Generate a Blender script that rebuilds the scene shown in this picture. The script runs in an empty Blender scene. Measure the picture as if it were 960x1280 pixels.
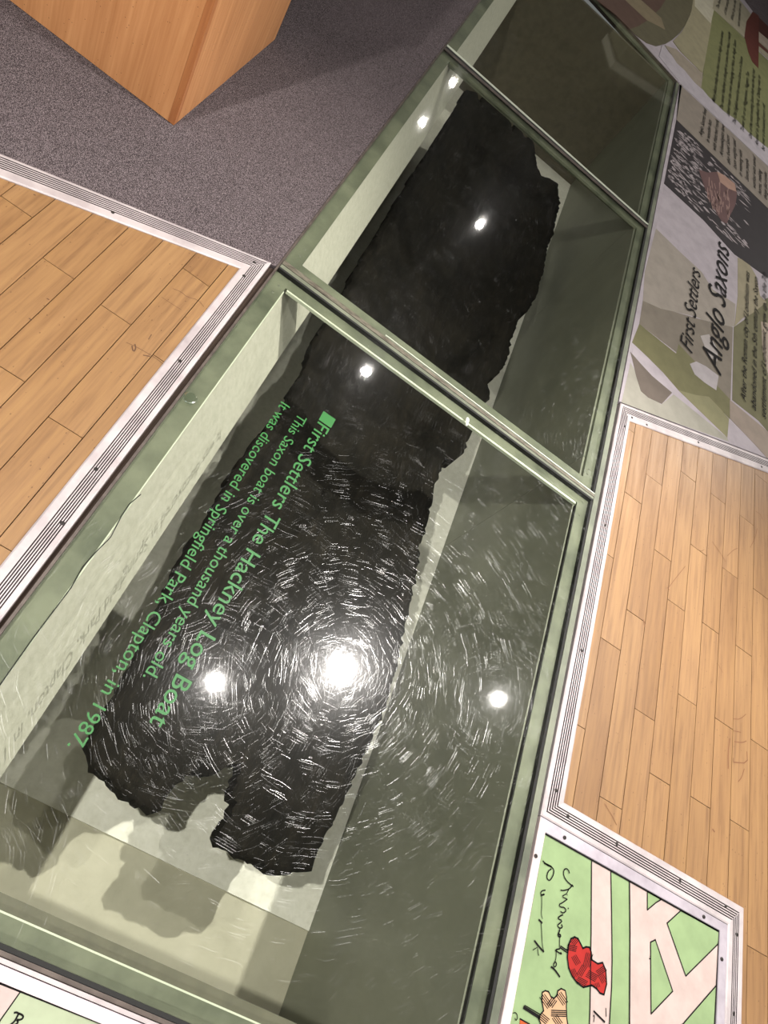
import bpy, bmesh, math, random
from mathutils import Vector, Matrix, noise
from mathutils.geometry import delaunay_2d_cdt
random.seed(7)
sc = bpy.context.scene
S = 0.8                      # survey units -> metres (camera 1.55 units above the floor)
H = 1.55
F = 900.0
R = Matrix(((0.80687506, 0.31823031, 0.49767671),
            (-0.54043399, 0.73782454, 0.40440827),
            (-0.23850312, -0.59526836, 0.7673147)))     # world -> camera
# ---------------------------------------------------------------- camera
cd = bpy.data.cameras.new('camera'); cam = bpy.data.objects.new('camera', cd)
sc.collection.objects.link(cam); sc.camera = cam
cd.sensor_fit = 'VERTICAL'; cd.sensor_height = 32.0; cd.lens = F / 1280.0 * 32.0
cd.clip_start = 0.02; cd.clip_end = 100
mw = R.transposed().to_4x4(); mw.translation = Vector((0, 0, H * S)); cam.matrix_world = mw
# ---------------------------------------------------------------- world / exposure
w = bpy.data.worlds.new('room_air'); sc.world = w; w.use_nodes = True
w.node_tree.nodes['Background'].inputs[0].default_value = (0.95, 0.97, 1.0, 1)
w.node_tree.nodes['Background'].inputs[1].default_value = 0.13
vs = sc.view_settings
vs.view_transform = 'Standard'; vs.look = 'None'; vs.gamma = 1.0; vs.exposure = 0.8
vs.use_curve_mapping = False
# lamps of the room and an added one: (foot x, foot y, watts) in survey units, all hung at LH
LH = 3.25
LAMPS = [(1.67, 2.24, 345, 'brightest ceiling spotlight, mirrored in the middle of the near glass pane'),
         (0.864, 1.69, 60, 'ceiling spotlight mirrored over the near end of the log boat'),
         (3.06, 2.74, 48, 'ceiling spotlight mirrored at the right of the near glass pane'),
         (0.774, 5.01, 17, 'ceiling spotlight mirrored just below the middle crossbar'),
         (1.155, 8.30, 20, 'ceiling spotlight mirrored in the middle glass pane over the boat'),
         (-0.07, 10.7, 12, 'farthest ceiling spotlight, mirrored in the corner under the far crossbar'),
         (-0.10, 9.30, 14, 'ceiling spotlight mirrored on the pale strip of the middle pane'),
         (-1.2, -0.15, 240, 'ceiling spotlight over the parquet to the left, behind the viewer'),
         (0.6, -3.1, 240.5, 'ceiling spotlight behind the viewer over the near map panels'),
         (4.4, 6.9, 210, 'added ceiling spotlight to the right, brightening the printed floor panel'),  # added to brighten the printed panel, placed clear of the glass reflections
         (4.4, -0.2, 105, 'ceiling spotlight over the parquet to the right')]

AIM = {345: (84, (0.55, 0.5)), 240: (120, (-0.75, 0.9)), 240.5: (75, (0.6, 0.0)), 105: (110, (1.9, 1.3)), 210: (85, (1.9, 5.2))}   # cone and aim point of the strong lamps

def A(px, py, z=0.0):
    """survey point at height z seen in the direction (px,py) of the photograph"""
    d = R.transposed() @ Vector((px - 480.0, 640.0 - py, -F))
    k = (z - H) / d.z
    return (d.x * k, d.y * k)
def W(p): return Vector(p) * S
# ---------------------------------------------------------------- object helpers
col = sc.collection
def link(o, parent=None):
    col.objects.link(o)
    if parent is not None:
        o.parent = parent
        o.matrix_parent_inverse = parent.matrix_world.inverted() if parent.type != 'EMPTY' else Matrix.Translation(-parent.location)
    return o
def tag(o, label=None, cat=None, group=None, kind=None):
    if label: o['label'] = label
    if cat: o['category'] = cat
    if group: o['group'] = group
    if kind: o['kind'] = kind
    return o
def empty(name, loc, label, cat, group=None):
    o = bpy.data.objects.new(name, None); o.location = W(loc); o.empty_display_size = 0.05
    col.objects.link(o); return tag(o, label, cat, group)
def mesh(name, verts, faces, mats, parent=None, smooth=False, fm=None, centre=True):
    """verts in survey units; origin at the base centre"""
    vs_ = [W(v) for v in verts]
    c = Vector((0, 0, 0))
    if centre:
        xs = [v.x for v in vs_]; ys = [v.y for v in vs_]; zs = [v.z for v in vs_]
        c = Vector(((min(xs)+max(xs))/2, (min(ys)+max(ys))/2, min(zs)))
    me = bpy.data.meshes.new(name)
    me.from_pydata([v - c for v in vs_], [], faces)
    if not isinstance(mats, (list, tuple)): mats = [mats]
    for m in mats: me.materials.append(m)
    if fm: me.polygons.foreach_set('material_index', fm)
    if smooth: me.polygons.foreach_set('use_smooth', [True]*len(me.polygons))
    me.update()
    o = bpy.data.objects.new(name, me); col.objects.link(o)
    o.location = c
    if parent is not None:
        o.parent = parent; o.location = c - gl(parent)
    return o
def gl(o):
    v = Vector((0, 0, 0))
    while o is not None:
        v += o.location; o = o.parent
    return v
def area(poly): return sum(poly[i-1][0]*poly[i][1]-poly[i][0]*poly[i-1][1] for i in range(len(poly)))/2
def prism_data(poly, z0, z1):
    poly = [p[:2] for p in poly]
    if area(poly) < 0: poly = poly[::-1]
    n = len(poly)
    v = [(x, y, z0) for x, y in poly] + [(x, y, z1) for x, y in poly]
    f = [tuple(range(n-1, -1, -1)), tuple(range(n, 2*n))] + [(i, (i+1) % n, n+(i+1) % n, n+i) for i in range(n)]
    return v, f
def prism(name, poly, z0, z1, m, parent=None):
    v, f = prism_data(poly, z0, z1); return mesh(name, v, f, m, parent)
def box(name, x0, x1, y0, y1, z0, z1, m, parent=None):
    return prism(name, [(x0, y0), (x1, y0), (x1, y1), (x0, y1)], z0, z1, m, parent)
class Multi:
    def __init__(s): s.v = []; s.f = []; s.m = []
    def add(s, v, f, mi=0):
        b = len(s.v); s.v += list(v); s.f += [tuple(i+b for i in q) for q in f]; s.m += [mi]*len(f)
    def prism(s, poly, z0, z1, mi=0): s.add(*prism_data(poly, z0, z1), mi)
    def box(s, x0, x1, y0, y1, z0, z1, mi=0): s.prism([(x0, y0), (x1, y0), (x1, y1), (x0, y1)], z0, z1, mi)
    def build(s, name, mats, parent=None, smooth=False): return mesh(name, s.v, s.f, mats, parent, smooth, s.m)
def clip(poly, a, b, c):
    """keep a*x+b*y<=c"""
    out = []
    for i in range(len(poly)):
        p, q = poly[i-1], poly[i]
        dp, dq = a*p[0]+b*p[1]-c, a*q[0]+b*q[1]-c
        if (dp <= 0) != (dq <= 0):
            t = dp/(dp-dq); out.append((p[0]+(q[0]-p[0])*t, p[1]+(q[1]-p[1])*t))
        if dq <= 0: out.append(q)
    return out
def clip_line(poly, p, q):
    """keep the left side of p->q"""
    dx, dy = q[0]-p[0], q[1]-p[1]
    return clip(poly, dy, -dx, dy*p[0]-dx*p[1])
# ---------------------------------------------------------------- material helpers
def sr(r, g, b, k=1.0):
    f = lambda c: k*((c/255/12.92) if c/255 <= 0.04045 else ((c/255+0.055)/1.055)**2.4)
    return (f(r), f(g), f(b), 1)
def newmat(name):
    m = bpy.data.materials.new(name); m.use_nodes = True
    nt = m.node_tree; return m, nt, nt.nodes['Principled BSDF']
def N(nt, t, **k):
    n = nt.nodes.new(t)
    for a, b in k.items():
        if a in n.inputs: n.inputs[a].default_value = b
        else: setattr(n, a, b)
    return n
def mathn(nt, op, a, b=None, c=None):
    n = nt.nodes.new('ShaderNodeMath'); n.operation = op
    for i, x in enumerate((a, b, c)):
        if x is None: continue
        if isinstance(x, (int, float)): n.inputs[i].default_value = x
        else: nt.links.new(x, n.inputs[i])
    return n.outputs[0]
def ramp(nt, fac, stops):
    r = nt.nodes.new('ShaderNodeValToRGB'); e = r.color_ramp.elements
    e[0].position, e[0].color = stops[0]; e[1].position, e[1].color = stops[-1]
    for p, c in stops[1:-1]:
        x = e.new(p); x.color = c
    nt.links.new(fac, r.inputs[0]); return r.outputs[0]
def mixc(nt, fac, a, b, mode='MIX'):
    n = nt.nodes.new('ShaderNodeMix'); n.data_type = 'RGBA'; n.blend_type = mode
    for i, x in ((0, fac), (6, a), (7, b)):
        if isinstance(x, (int, float)): n.inputs[i].default_value = x
        elif isinstance(x, tuple): n.inputs[i].default_value = x
        else: nt.links.new(x, n.inputs[i])
    return n.outputs[2]
def obcoord(nt, scale=(1, 1, 1), rnd=True, rot=0.0, world=False):
    if world:
        g = nt.nodes.new('ShaderNodeNewGeometry'); v = g.outputs['Position']
    else:
        t = nt.nodes.new('ShaderNodeTexCoord'); v = t.outputs['Object']
    if rnd:
        i = nt.nodes.new('ShaderNodeObjectInfo')
        a = nt.nodes.new('ShaderNodeVectorMath'); a.operation = 'ADD'
        m = mathn(nt, 'MULTIPLY', i.outputs['Random'], 37.0)
        nt.links.new(v, a.inputs[0]); nt.links.new(m, a.inputs[1]); v = a.outputs[0]
    mp = nt.nodes.new('ShaderNodeMapping'); mp.inputs['Scale'].default_value = scale; mp.inputs['Rotation'].default_value = (0, 0, rot)
    nt.links.new(v, mp.inputs[0]); return mp.outputs[0]
def noisen(nt, vec, scale, detail=3, rough=0.5, dist=0.0):
    n = N(nt, 'ShaderNodeTexNoise', Scale=scale, Detail=detail, Roughness=rough, Distortion=dist)
    nt.links.new(vec, n.inputs['Vector']); return n.outputs[0]
def bump(nt, bs, h, strength, dist):
    b = N(nt, 'ShaderNodeBump', Strength=strength, Distance=dist)
    nt.links.new(h, b.inputs['Height']); nt.links.new(b.outputs[0], bs.inputs['Normal']); return b
def simple(name, c, rough=0.6, metal=0.0, var=0.12, nscale=30.0, c2=None, bmp=0.0, stretch=(1, 1, 1)):
    m, nt, bs = newmat(name)
    v = obcoord(nt, stretch, rnd=False)
    n = noisen(nt, v, nscale, 4, 0.6)
    c2 = c2 or tuple(x*(1-var*2) for x in c[:3]) + (1,)
    cc = ramp(nt, n, [(0.3, c2), (0.62, c)])
    nt.links.new(cc, bs.inputs['Base Color'])
    bs.inputs['Roughness'].default_value = rough; bs.inputs['Metallic'].default_value = metal
    if bmp: bump(nt, bs, n, bmp, 0.002)
    return m

def wood_mat(name, light, mid, dark, rot_axis='Y', varamt=0.5):
    m, nt, bs = newmat(name)
    sc_ = (60, 3.0, 60) if rot_axis == 'Y' else (60, 60, 2.2)
    v = obcoord(nt, sc_)
    g = noisen(nt, v, 1.6, 6, 0.65, 0.35)
    v2 = obcoord(nt, (9, 1.3, 9) if rot_axis == 'Y' else (9, 9, 1.1))
    g2 = noisen(nt, v2, 1.3, 2, 0.5, 0.8)
    base = ramp(nt, g, [(0.30, dark), (0.5, mid), (0.68, light)])
    i = nt.nodes.new('ShaderNodeObjectInfo')
    tone = ramp(nt, i.outputs['Random'], [(0.0, (0.78, 0.72, 0.66, 1)), (0.35, (1, 0.97, 0.94, 1)), (0.7, (0.9, 0.88, 0.86, 1)), (1.0, (1.08, 1.08, 1.1, 1))])
    c = mixc(nt, varamt, base, mixc(nt, 1.0, base, tone, 'MULTIPLY'))
    blot = ramp(nt, g2, [(0.35, (0.86, 0.82, 0.78, 1)), (0.65, (1.04, 1.04, 1.04, 1))])
    c = mixc(nt, 0.8, c, mixc(nt, 1.0, c, blot, 'MULTIPLY'))
    vn = N(nt, 'ShaderNodeTexVoronoi', Scale=75.0); vn.voronoi_dimensions = '3D'
    nt.links.new(obcoord(nt, (1, 0.6, 1)), vn.inputs['Vector'])
    sp = mathn(nt, 'LESS_THAN', vn.outputs['Distance'], 0.085)
    sp2 = mathn(nt, 'MULTIPLY', sp, mathn(nt, 'GREATER_THAN', noisen(nt, obcoord(nt), 14, 1), 0.4))
    c = mixc(nt, mathn(nt, 'MULTIPLY', sp2, 0.65), c, sr(70, 40, 22))
    nt.links.new(c, bs.inputs['Base Color'])
    r = ramp(nt, g, [(0.3, (0.52,)*3+(1,)), (0.7, (0.40,)*3+(1,))])
    nt.links.new(r, bs.inputs['Roughness'])
    bump(nt, bs, g, 0.08, 0.0008)
    return m
M = {}
M['plank'] = wood_mat('oak_plank', sr(214, 168, 114, .41), sr(202, 156, 106, .41), sr(174, 130, 86, .41), 'Y', 0.65)
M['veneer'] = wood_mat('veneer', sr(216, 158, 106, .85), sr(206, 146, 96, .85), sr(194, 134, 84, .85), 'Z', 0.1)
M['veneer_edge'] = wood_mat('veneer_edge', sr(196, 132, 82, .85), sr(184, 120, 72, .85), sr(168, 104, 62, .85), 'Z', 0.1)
M['subfloor'] = simple('dark_subfloor', sr(52, 38, 28), 0.9)
M['alu'] = simple('brushed_aluminium', sr(178, 169, 169), 0.5, 0.1, 0.10, 12, sr(150, 141, 142))
M['alu_dull'] = simple('dull_aluminium', sr(176, 168, 176), 0.5, 0.35, 0.10, 14, sr(150, 142, 150))
M['groove'] = simple('groove_dirt_shade', sr(58, 50, 50), 0.8)  # dirt plus the shade of the recesses, painted into the groove colour
M['screw'] = simple('dark_screw', sr(58, 54, 52), 0.45, 0.6)
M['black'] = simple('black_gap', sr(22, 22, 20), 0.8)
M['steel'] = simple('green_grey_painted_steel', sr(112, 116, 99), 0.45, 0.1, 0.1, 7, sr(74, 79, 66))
M['steel_lit'] = simple('lit_steel_edge', sr(196, 202, 184), 0.45, 0.1, 0.05, 20)  # paler steel copy: light caught by the edges is put into the colour
M['rim'] = simple('brown_rim', sr(96, 86, 80), 0.5, 0.4, 0.15, 25, sr(66, 58, 54))
M['rust'] = simple('rusty_cover_strip', sr(112, 107, 94), 0.5, 0.3, 0.3, 130, sr(64, 57, 48), stretch=(0.3, 1, 1))
M['cream'] = simple('cream_lining', sr(240, 238, 230), 0.75, 0, 0.02, 60, sr(226, 224, 214))
M['olive'] = simple('olive_base', sr(190, 186, 168), 0.55, 0, 0.06, 8, sr(176, 172, 154))
M['pitwall'] = simple('grey_green_wall', sr(134, 136, 122), 0.38, 0, 0.05, 3, sr(118, 120, 108))
M['ink'] = simple('black_ink', sr(20, 17, 17), 0.8); M['ink'].node_tree.nodes['Principled BSDF'].inputs['Specular IOR Level'].default_value = 0.15
M['green_ink'] = simple('green_vinyl', sr(30, 100, 38), 0.5, 0, 0.02)
M['white'] = simple('white_chip', sr(236, 240, 228), 0.5)
# carpet
m, nt, bs = newmat('flecked_grey_carpet'); M['carpet'] = m
v = obcoord(nt, (1, 1, 1), rnd=False)
n1 = noisen(nt, v, 560, 2, 0.8); n2 = noisen(nt, v, 3, 3)
c = ramp(nt, n1, [(0.38, sr(24, 20, 22)), (0.5, sr(72, 64, 66)), (0.62, sr(158, 146, 148))])
c = mixc(nt, 0.25, c, ramp(nt, n2, [(0.3, sr(52, 46, 48)), (0.7, sr(84, 74, 77))]))
nt.links.new(c, bs.inputs['Base Color']); bs.inputs['Roughness'].default_value = 0.95; bs.inputs['Specular IOR Level'].default_value = 0.1
bump(nt, bs, n1, 0.8, 0.004)
# log
m, nt, bs = newmat('blackened_bog_wood'); M['log'] = m
v = obcoord(nt, (6, 1.0, 6), rnd=False); v2 = obcoord(nt, (1, 1, 1), rnd=False)
n1 = noisen(nt, v, 9, 7, 0.7, 0.4); n2 = noisen(nt, v2, 7, 5, 0.6)
c = ramp(nt, n1, [(0.3, sr(12, 11, 9)), (0.55, sr(25, 23, 19)), (0.75, sr(46, 41, 34))])
c = mixc(nt, 0.45, c, ramp(nt, n2, [(0.35, sr(10, 9, 8)), (0.7, sr(36, 32, 26))]))
nt.links.new(c, bs.inputs['Base Color']); bs.inputs['Roughness'].default_value = 0.85; bs.inputs['Specular IOR Level'].default_value = 0.15
hb = mathn(nt, 'ADD', n1, n2); bump(nt, bs, hb, 0.9, 0.006)
# scratched glass
def glass_mat():
    m, nt, bs = newmat('scratched_green_tinted_glass'); nt.nodes.remove(bs)
    out = [n for n in nt.nodes if n.type == 'OUTPUT_MATERIAL'][0]
    geo = nt.nodes.new('ShaderNodeNewGeometry')
    front = mathn(nt, 'SUBTRACT', 1.0, geo.outputs['Backfacing'])
    fr = N(nt, 'ShaderNodeFresnel', IOR=1.52)
    fac = mathn(nt, 'MULTIPLY', fr.outputs[0], front)
    tr = nt.nodes.new('ShaderNodeBsdfTransparent'); tr.inputs[0].default_value = (0.955, 0.965, 0.937, 1)
    gs = N(nt, 'ShaderNodeBsdfAnisotropic', Roughness=0.035); gs.inputs['Color'].default_value = (1, 1, 1, 1)
    mx = nt.nodes.new('ShaderNodeMixShader')
    nt.links.new(fac, mx.inputs[0]); nt.links.new(tr.outputs[0], mx.inputs[1]); nt.links.new(gs.outputs[0], mx.inputs[2])
    cur = mx.outputs[0]
    hz = N(nt, 'ShaderNodeBsdfAnisotropic', Roughness=0.22); hz.inputs['Color'].default_value = (1, 1, 1, 1)
    mh = nt.nodes.new('ShaderNodeMixShader'); nt.links.new(mathn(nt, 'MULTIPLY', front, 0.0035), mh.inputs[0])
    nt.links.new(cur, mh.inputs[1]); nt.links.new(hz.outputs[0], mh.inputs[2]); cur = mh.outputs[0]
    for k in range(8):
        mp = nt.nodes.new('ShaderNodeMapping'); mp.inputs['Location'].default_value = (3.1*k, 1.7*k, 0.0); mp.inputs['Scale'].default_value = (1, 1, 0)
        nt.links.new(geo.outputs['Position'], mp.inputs[0])
        vo = nt.nodes.new('ShaderNodeTexVoronoi'); vo.voronoi_dimensions = '2D'; vo.inputs['Scale'].default_value = (20, 26, 33, 41, 50, 60, 29, 37)[k]
        nt.links.new(mp.outputs[0], vo.inputs['Vector'])
        sub = nt.nodes.new('ShaderNodeVectorMath'); sub.operation = 'SUBTRACT'
        nt.links.new(mp.outputs[0], sub.inputs[0]); nt.links.new(vo.outputs['Position'], sub.inputs[1])
        sx = nt.nodes.new('ShaderNodeSeparateXYZ'); nt.links.new(sub.outputs[0], sx.inputs[0])
        sepc = nt.nodes.new('ShaderNodeSeparateColor'); nt.links.new(vo.outputs['Color'], sepc.inputs[0])
        ang = mathn(nt, 'MULTIPLY', sepc.outputs[0], math.pi)
        ca, sa = mathn(nt, 'COSINE', ang), mathn(nt, 'SINE', ang)
        u = mathn(nt, 'ADD', mathn(nt, 'MULTIPLY', sx.outputs[0], mathn(nt, 'MULTIPLY', sa, -1.0)), mathn(nt, 'MULTIPLY', sx.outputs[1], ca))
        al = mathn(nt, 'ADD', mathn(nt, 'MULTIPLY', sx.outputs[0], ca), mathn(nt, 'MULTIPLY', sx.outputs[1], sa))
        u = mathn(nt, 'ADD', u, mathn(nt, 'MULTIPLY', mathn(nt, 'MULTIPLY', al, al), mathn(nt, 'MULTIPLY', mathn(nt, 'SUBTRACT', sepc.outputs[1], 0.5), 9.0)))
        q = mathn(nt, 'ADD', mathn(nt, 'MULTIPLY', u, (210, 260, 310, 360, 420, 480, 230, 290)[k]), mathn(nt, 'MULTIPLY', sepc.outputs[2], 91.0))
        fl = mathn(nt, 'FLOOR', q)
        wn = nt.nodes.new('ShaderNodeTexWhiteNoise'); wn.noise_dimensions = '1D'
        nt.links.new(mathn(nt, 'ADD', fl, mathn(nt, 'MULTIPLY', sepc.outputs[1], 500.0)), wn.inputs['W'])
        fc = mathn(nt, 'ABSOLUTE', mathn(nt, 'SUBTRACT', mathn(nt, 'FRACT', q), 0.5))
        line = mathn(nt, 'MULTIPLY', mathn(nt, 'MAXIMUM', mathn(nt, 'SUBTRACT', 1.0, mathn(nt, 'MULTIPLY', fc, 8.5)), 0.0),
                     mathn(nt, 'MULTIPLY', mathn(nt, 'MAXIMUM', mathn(nt, 'SUBTRACT', wn.outputs['Value'], 0.72), 0.0), 3.3))
        wgt = mathn(nt, 'MULTIPLY', mathn(nt, 'MULTIPLY', line, front), 0.068)
        tg = nt.nodes.new('ShaderNodeCombineXYZ'); nt.links.new(ca, tg.inputs[0]); nt.links.new(sa, tg.inputs[1])
        an = N(nt, 'ShaderNodeBsdfAnisotropic', Roughness=0.235, Anisotropy=0.68); an.distribution = 'BECKMANN'; an.inputs['Color'].default_value = (0.9, 0.9, 0.9, 1)
        an.inputs['Rotation'].default_value = 0.0
        nt.links.new(tg.outputs[0], an.inputs['Tangent'])
        mk = nt.nodes.new('ShaderNodeMixShader')
        nt.links.new(wgt, mk.inputs[0]); nt.links.new(cur, mk.inputs[1]); nt.links.new(an.outputs[0], mk.inputs[2])
        cur = mk.outputs[0]
    nt.links.new(cur, out.inputs['Surface'])
    return m
M['glass'] = glass_mat()
def flat(c, name='print'): return simple('%s_%d_%d_%d' % ((name,)+c), sr(*c, .56), 0.7, 0, 0.09, 14)
FL = {}
def pm(c):
    if c not in FL:
        FL[c] = flat(c); FL[c].node_tree.nodes['Principled BSDF'].inputs['Specular IOR Level'].default_value = 0.2
    return FL[c]
# lamp lens
m, nt, bs = newmat('lamp_lens'); M['lens'] = m
bs.inputs['Emission Color'].default_value = (1, 0.97, 0.9, 1); bs.inputs['Emission Strength'].default_value = 30
M['lamp_body'] = simple('black_lamp_body', sr(30, 30, 32), 0.4, 0.3)
M['ceiling'] = simple('dark_grey_ceiling', sr(60, 57, 52), 0.9)
M['wallp'] = simple('warm_grey_wall', sr(110, 102, 90), 0.9)

# ================================================================ SETTING
ZB = -0.016
ground = Multi()
ground.box(-4, -0.146, -3.5, 9.8, ZB-0.05, ZB); ground.box(1.193, 5.2, -3.5, 9.8, ZB-0.05, ZB)
ground.box(-0.146, 1.193, -3.5, -0.034, ZB-0.05, ZB)
ground.prism([(-0.146, 5.90), (1.193, 5.607), (1.193, 9.8), (-0.146, 9.8)], ZB-0.05, ZB)
floor = ground.build('floor', M['subfloor']); tag(floor, kind='structure')
ceil = box('ceiling', -4, 5.2, -3.5, 16, 3.6, 3.68, M['ceiling']); tag(ceil, kind='structure')
wf = box('wall_far', -4, 5.2, 16, 16.1, ZB-0.05, 3.6, M['wallp']); tag(wf, kind='structure')
g2 = box('floor', -4, 5.2, 9.8, 16, ZB-0.05, ZB+0.012, M['carpet']); tag(g2, kind='structure')

# ---- parquet planks (each an own piece of the floor)
PL, G = 0.632, 0.0011
def plank(x0, x1, y0, y1, cutters, extra=None):
    p = [(x0+G, y0+G), (x1-G, y0+G), (x1-G, y1-G), (x0+G, y1-G)]
    for a, b in cutters:
        p = clip_line(p, a, b)
        if len(p) < 3: break
    mm = Multi()
    zt = random.uniform(-0.0004, 0.0004)
    if len(p) >= 3 and abs(area(p)) > 2e-5: mm.prism(p, ZB, zt)
    if extra:
        q = [(x0+G, y0+G), (x1-G, y0+G), (x1-G, y1-G), (x0+G, y1-G)]
        for a, b in extra:
            q = clip_line(q, a, b)
            if len(q) < 3: break
        if len(q) >= 3 and abs(area(q)) > 2e-5: mm.prism(q, ZB, zt)
    if mm.v: mm.build('plank', M['plank'], floor)
right_off = {0: 1.585, 1: 1.900, 2: 1.428, 3: 1.744, 4: 1.578, 5: 1.887, 6: 1.585, 7: 1.89, 8: 1.59, 9: 1.90, 10: 1.74}
top_r = [(1.276, 2.268), (2.065, 2.601)]
top_l = ((2.9, 2.953), (1.263, 2.263))
for k in range(0, 20):
    x0 = 1.296 + (k-1)*0.0856; x1 = x0 + 0.0856
    y = right_off.get(k, 1.6 + 0.16*(k % 4))
    while y > -1.1: y -= PL
    while y < 3.4:
        main = [((1.264, 4), (1.264, -4)), top_l, ((0, 0.7255), (5, 0.7255))]
        ext = [((1.9615, 4), (1.9615, -4)), ((5, 0.7255), (0, 0.7255))] if x1 > 1.9615 else None
        plank(x0, x1, y, y+PL, main , ext)
        y += PL
left_off = {0: 1.21, 1: 0.892, 2: 1.250, 3: 0.937, 4: 1.270, 5: 1.05, 6: 1.36, 7: 0.98}
for k in range(0, 15):
    x1 = -0.1695 - k*0.0868; x0 = x1 - 0.0868
    y = left_off.get(k, 1.1 + 0.2*(k % 3))
    while y > -0.8: y -= PL
    while y < 1.9:
        plank(x0, x1, y, y+PL, [((-0.214, -4), (-0.214, 4)), ((-0.225, 1.655), (-0.812, 1.408))])
        y += PL
# ---- carpet: two pieces meeting the trims
carp = prism('carpet', [(-0.147, 1.762), (-0.147, 5.88), (-0.147, 9.8), (-4, 9.8), (-4, 0.19), (-0.856, 1.474)], ZB, -0.002, M['carpet'])
tag(carp, 'dark grey flecked carpet left of the glass floor, under the wooden plinth', 'carpet')
carp2 = prism('carpet', [(1.30, 9.8), (1.30, 8.86), (3.55, 7.53), (5.2, 6.5), (5.2, 9.8)], ZB, -0.002, M['carpet'])
tag(carp2, 'dark carpet beyond the far edge of the printed floor panel, top right corner', 'carpet')

# ---- aluminium trims
def trim(name, p0, p1, q0, q1, prof, mats, screws=()):
    """edge p (first) and edge q; prof list of (t, z, materialindex of the strip that starts here)"""
    v = []; f = []; fm = []
    n = len(prof)
    for (a, b) in ((p0, q0), (p1, q1)):
        for t, z, mi in prof: v.append((a[0]+(b[0]-a[0])*t, a[1]+(b[1]-a[1])*t, z))
    for i in range(n-1):
        f.append((i, i+1, n+i+1, n+i)); fm.append(prof[i][2])
    f.append(tuple(range(n))[::-1]); fm.append(0); f.append(tuple(range(n, 2*n))); fm.append(0)
    # underside closes the profile
    f.append((0, n, 2*n-1, n-1)); fm.append(0)
    o = mesh(name, v, f, mats, None, False, fm)
    # make normals consistent
    bm = bmesh.new(); bm.from_mesh(o.data); bmesh.ops.recalc_face_normals(bm, faces=bm.faces); bm.to_mesh(o.data); bm.free()
    tag(o, kind='structure')
    for s in screws:
        x, y = A(s[0], s[1], 0.005); screw(x, y, 0.0052, o)
    return o
def screw(x, y, z, parent, r=0.0052, m='screw'):
    mm = Multi(); n = 10
    ring = lambda rr, zz: [(x+rr*math.cos(2*math.pi*i/n), y+rr*math.sin(2*math.pi*i/n), zz) for i in range(n)]
    v = ring(r, z-0.002) + ring(r, z+0.0006) + ring(r*0.7, z+0.0016) + ring(r*0.3, z+0.0016) + ring(r*0.22, z+0.0004)
    f = []
    for k in range(4):
        for i in range(n): f.append((k*n+i, k*n+(i+1) % n, (k+1)*n+(i+1) % n, (k+1)*n+i))
    f.append(tuple(range(4*n, 5*n))); f.append(tuple(range(n-1, -1, -1)))
    return mesh('screw', v, f, M[m], parent)
def ridges(a, b, n, z=0.005, zg=0.0005, gw=0.46):
    pr = [(0, ZB, 0), (0, z*0.5, 0), (0.06, z, 0)]
    st = (b-a)/n
    for i in range(n):
        t = a + i*st
        pr += [(t, z, 1), (t+st*0.06, zg, 1), (t+st*gw, zg, 1), (t+st*(gw+0.06), z, 0)]
    pr += [(0.94, z, 0), (1, z*0.5, 0), (1, ZB, 0)]
    return pr
am = [M['alu'], M['groove']]
RG = ridges(0.30, 0.80, 6)
trim('trim_1', (-0.214, -0.9), (-0.225, 1.655), (-0.147, -0.9), (-0.164, 1.757), ridges(0.34, 0.84, 6), am, ((305, 345), (225, 451.5), (120, 586.5), (78, 654)))
trim('trim_2', (-0.225, 1.655), (-2.2, 0.823), (-0.164, 1.757), (-2.2, 0.93), ridges(0.36, 0.90, 6), am, ((318, 328), (141, 265.5)))
trim('trim_3', (1.1965, 0.660), (1.203, 2.315), (1.263, 0.724), (1.263, 2.258), ridges(0.22, 0.78, 5), am, ((781, 533), (756.5, 656.5), (727, 813), (695, 988)))
trim('trim_4', (1.203, 2.315), (3.5, 3.300), (1.263, 2.258), (3.5, 3.204), ridges(0.2, 0.62, 5), am, ((790, 522), (808.5, 531), (873, 553), (952, 583.5)))
trim('trim_5', (1.1965, 0.660), (1.897, 0.660), (1.263, 0.724), (1.960, 0.727), ridges(0.24, 0.76, 5), am, ((710, 1020), (771, 1055), (850, 1101), (907, 1133)))
trim('trim_6', (1.897, 0.660), (1.897, -1.7), (1.960, 0.727), (1.960, -1.7), ridges(0.3, 0.72, 4), am, ((921, 1168), (917, 1267)))
fl = [(0, ZB, 0), (0, 0.002, 0), (0.03, 0.0035, 0), (0.97, 0.0035, 0), (1, 0.002, 0), (1, ZB, 0)]
ad = [M['alu_dull'], M['groove']]
trim('trim_7', (1.222, 0.626), (1.866, 0.632), (1.1975, 0.658), (1.896, 0.658), fl, ad, ((706, 1047), (880, 1146)))
trim('trim_8', (1.866, 0.632), (1.866, -1.7), (1.896, 0.658), (1.896, -1.7), fl, ad, ((902.5, 1199), ))
trim('trim_9', (1.222, 0.626), (1.222, -1.7), (1.1975, 0.658), (1.1925, -1.7), fl, [simple('pinkish_aluminium', sr(206, 190, 188), 0.42, 0.2, 0.1, 40, sr(186, 170, 168)), M['groove']], ((670, 1070), ))
trim('trim_10', (-0.146, -0.0365), (1.1955, -0.0365), (-0.146, -0.044), (1.1955, -0.044), fl, am)
trim('trim_11', (-1.2, -0.0455), (1.1955, -0.0455), (-1.2, -0.067), (1.1955, -0.067), fl, [simple('lilac_aluminium', sr(216, 200, 206), 0.5, 0.1, 0.1, 60, sr(196, 180, 186)), M['groove']])

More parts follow.
